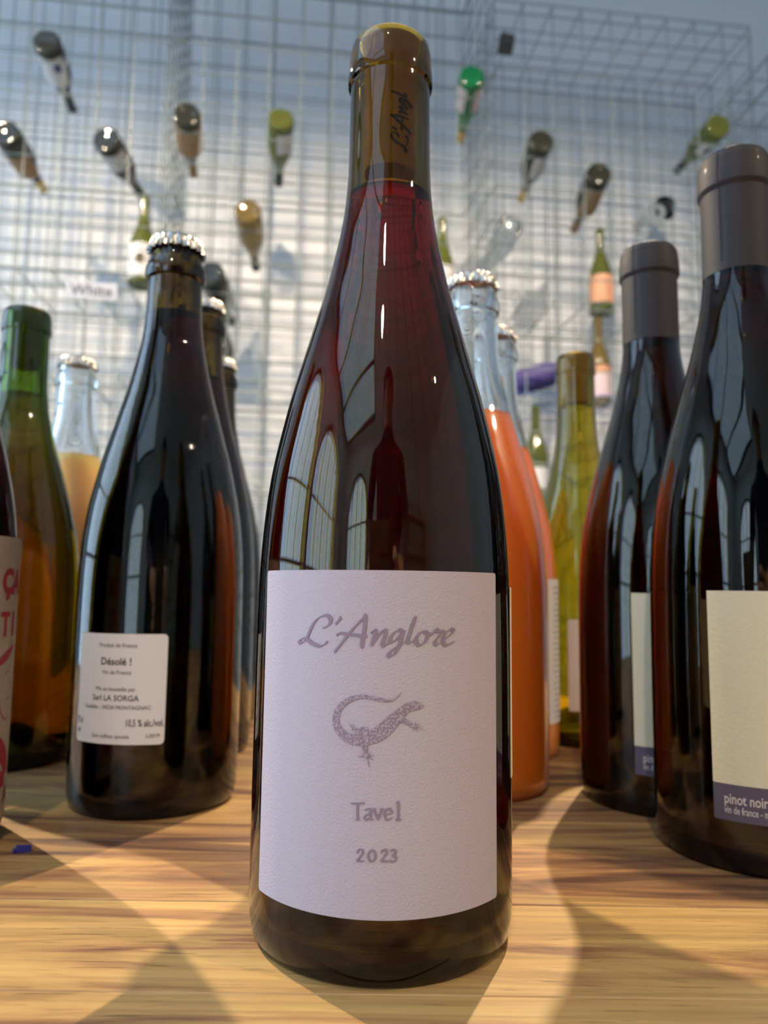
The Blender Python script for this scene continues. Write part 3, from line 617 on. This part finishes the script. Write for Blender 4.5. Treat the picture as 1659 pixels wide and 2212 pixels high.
# ------------------------------------------------------------------ what the glass mirrors: photographer, bottle shelf by the entrance
def person():
    root = empty('person', (.03, -.62, ZF), 'person in a dark blue jacket holding a phone, mirrored in the dark bottle', 'person')
    J = [((0,0,.95),(.15,.11)), ((0,0,1.15),(.14,.10)), ((0,.01,1.36),(.17,.10)), ((0,.02,1.50),(.055,.055)), ((0,.05,1.60),(.075,.085)), ((0,.05,1.70),(.07,.085)),
         ((.10,0,.90),(.09,.09)), ((.11,.01,.50),(.06,.06)), ((.12,-.02,.09),(.04,.04)), ((.13,.14,.04),(.04,.03)),
         ((-.10,0,.90),(.09,.09)), ((-.11,.01,.50),(.06,.06)), ((-.12,-.02,.09),(.04,.04)), ((-.13,.14,.04),(.04,.03)),
         ((.19,.01,1.38),(.06,.06)), ((.24,.06,1.10),(.045,.045)), ((.07,.42,.93),(.03,.03)), ((.045,.50,.90),(.03,.02)),
         ((-.19,.01,1.38),(.06,.06)), ((-.24,.06,1.10),(.045,.045)), ((-.12,.42,.93),(.03,.03)), ((-.095,.50,.90),(.03,.02))]
    Bn = [(0,1),(1,2),(2,3),(3,4),(4,5),(0,6),(6,7),(7,8),(8,9),(0,10),(10,11),(11,12),(12,13),(2,14),(14,15),(15,16),(16,17),(2,18),(18,19),(19,20),(20,21)]
    me = bpy.data.meshes.new('body'); me.from_pydata([j[0] for j in J], Bn, [])
    o = bpy.data.objects.new('body', me); link(o)
    o.modifiers.new('skin', 'SKIN'); o.modifiers.new('sub', 'SUBSURF').levels = 2
    if not me.skin_vertices:
        bm = bmesh.new(); bm.from_mesh(me); bm.verts.layers.skin.verify(); bm.to_mesh(me); bm.free()
    for v, j in zip(me.skin_vertices[0].data, J): v.radius = j[1]
    me.skin_vertices[0].data[0].use_root = True
    dg = bpy.context.evaluated_depsgraph_get(); m2 = bpy.data.meshes.new_from_object(o.evaluated_get(dg)); bpy.data.objects.remove(o)
    m2.shade_smooth(); m2.materials.clear()
    skin, coat, trousers = plain('skin', (.45, .28, .2), .6), plain('navy_jacket', (.03, .035, .08), .85), plain('dark_trousers', (.025, .025, .03), .85)
    for q in (skin, coat, trousers): m2.materials.append(q)
    for p in m2.polygons:
        c = p.center; p.material_index = 0 if c.z > 1.5 or (c.y > .43 and c.z > .8) else (2 if c.z < .93 and c.y < .3 else 1)
    link(bpy.data.objects.new('body', m2), root)
    mb = MB(); mb.rod((0, .125, 1.655), (0, .155, 1.625), .011, 8); mb.build('nose', skin, root, 60)
    mb = MB(); mb.rod((-.02, .134, 1.59), (.02, .134, 1.59), .005, 8); mb.build('mouth', M['dark'], root, 60)
    for s in (-1, 1):
        mb = MB(); mb.rod((s*.072, .045, 1.62), (s*.078, .045, 1.665), .012, 8); mb.build('ear', skin, root, 60)
        mb = MB(); mb.rod((s*.018, .132, 1.66), (s*.04, .126, 1.66), .006, 8); mb.build('eye', M['dark'], root, 60)
    h = lathe('hair', [(1.655, .085), (1.70, .094), (1.74, .086), (1.775, .06), (1.79, .0)], M['dark'], root, 24); h.location = (0, .03, 0)
    for s, x in ((1, .045), (-1, -.095)):
        for k in range(4):
            mb = MB(); mb.rod((x, .50, .905-.018*k), (x - s*.018, .565, .91-.018*k), .008, 8); mb.rod((x - s*.018, .565, .91-.018*k), (x - s*.035, .585, .91-.018*k), .007, 8); mb.build('finger', skin, root, 60)
        mb = MB(); mb.rod((x, .49, .925), (x - s*.03, .545, .94), .0095, 8); mb.build('thumb', skin, root, 60)
    ph = empty('phone', (-.022, -.022, .112), 'black phone held up in front of the bottles', 'phone')
    mb = MB(); mb.box((0, 0, 0), (.036, .004, .073)); mb.build('phone_body', M['dark'], ph)
    mb = MB(); mb.box((.018, .005, -.008+.06), (.015, .001, .015)); mb.build('camera_plate', M['legs'], ph)
person()
sh = empty('bottle_shelf', (1.75, YB+.14, .15), 'wooden wall shelf with three boards of bottles near the entrance', 'shelf')
for k in range(3): mb = MB(); mb.box((0, 0, .5*k), (.75, .13, .012)); mb.build('board', M['wood'], sh)
for x in (-.76, .76): mb = MB(); mb.box((x, 0, .5), (.012, .13, .55)); mb.build('side_panel', M['wood'], sh)
pb = None; names = ['first', 'second', 'third', 'fourth', 'fifth', 'sixth']; boards = ['lowest', 'middle', 'top']
for k in range(3):
    for i in range(6):
        lb = 'dark white-labelled bottle, %s from the entrance side on the %s board of the wall shelf' % (names[i], boards[k])
        p = (1.12+.25*i, YB+.14, .162+.5*k)
        if pb is None: pb = rack_bottle(lb, p, Vector(p)+Z, 'rk_black', 'paper_white', (25, 120, 100, 260), None, 'bottles on the entrance shelf', True)
        else:
            c = pb.copy(); COL.objects.link(c); c.location = p; c['label'] = lb
            for ch in pb.children: d = ch.copy(); COL.objects.link(d); d.parent = c
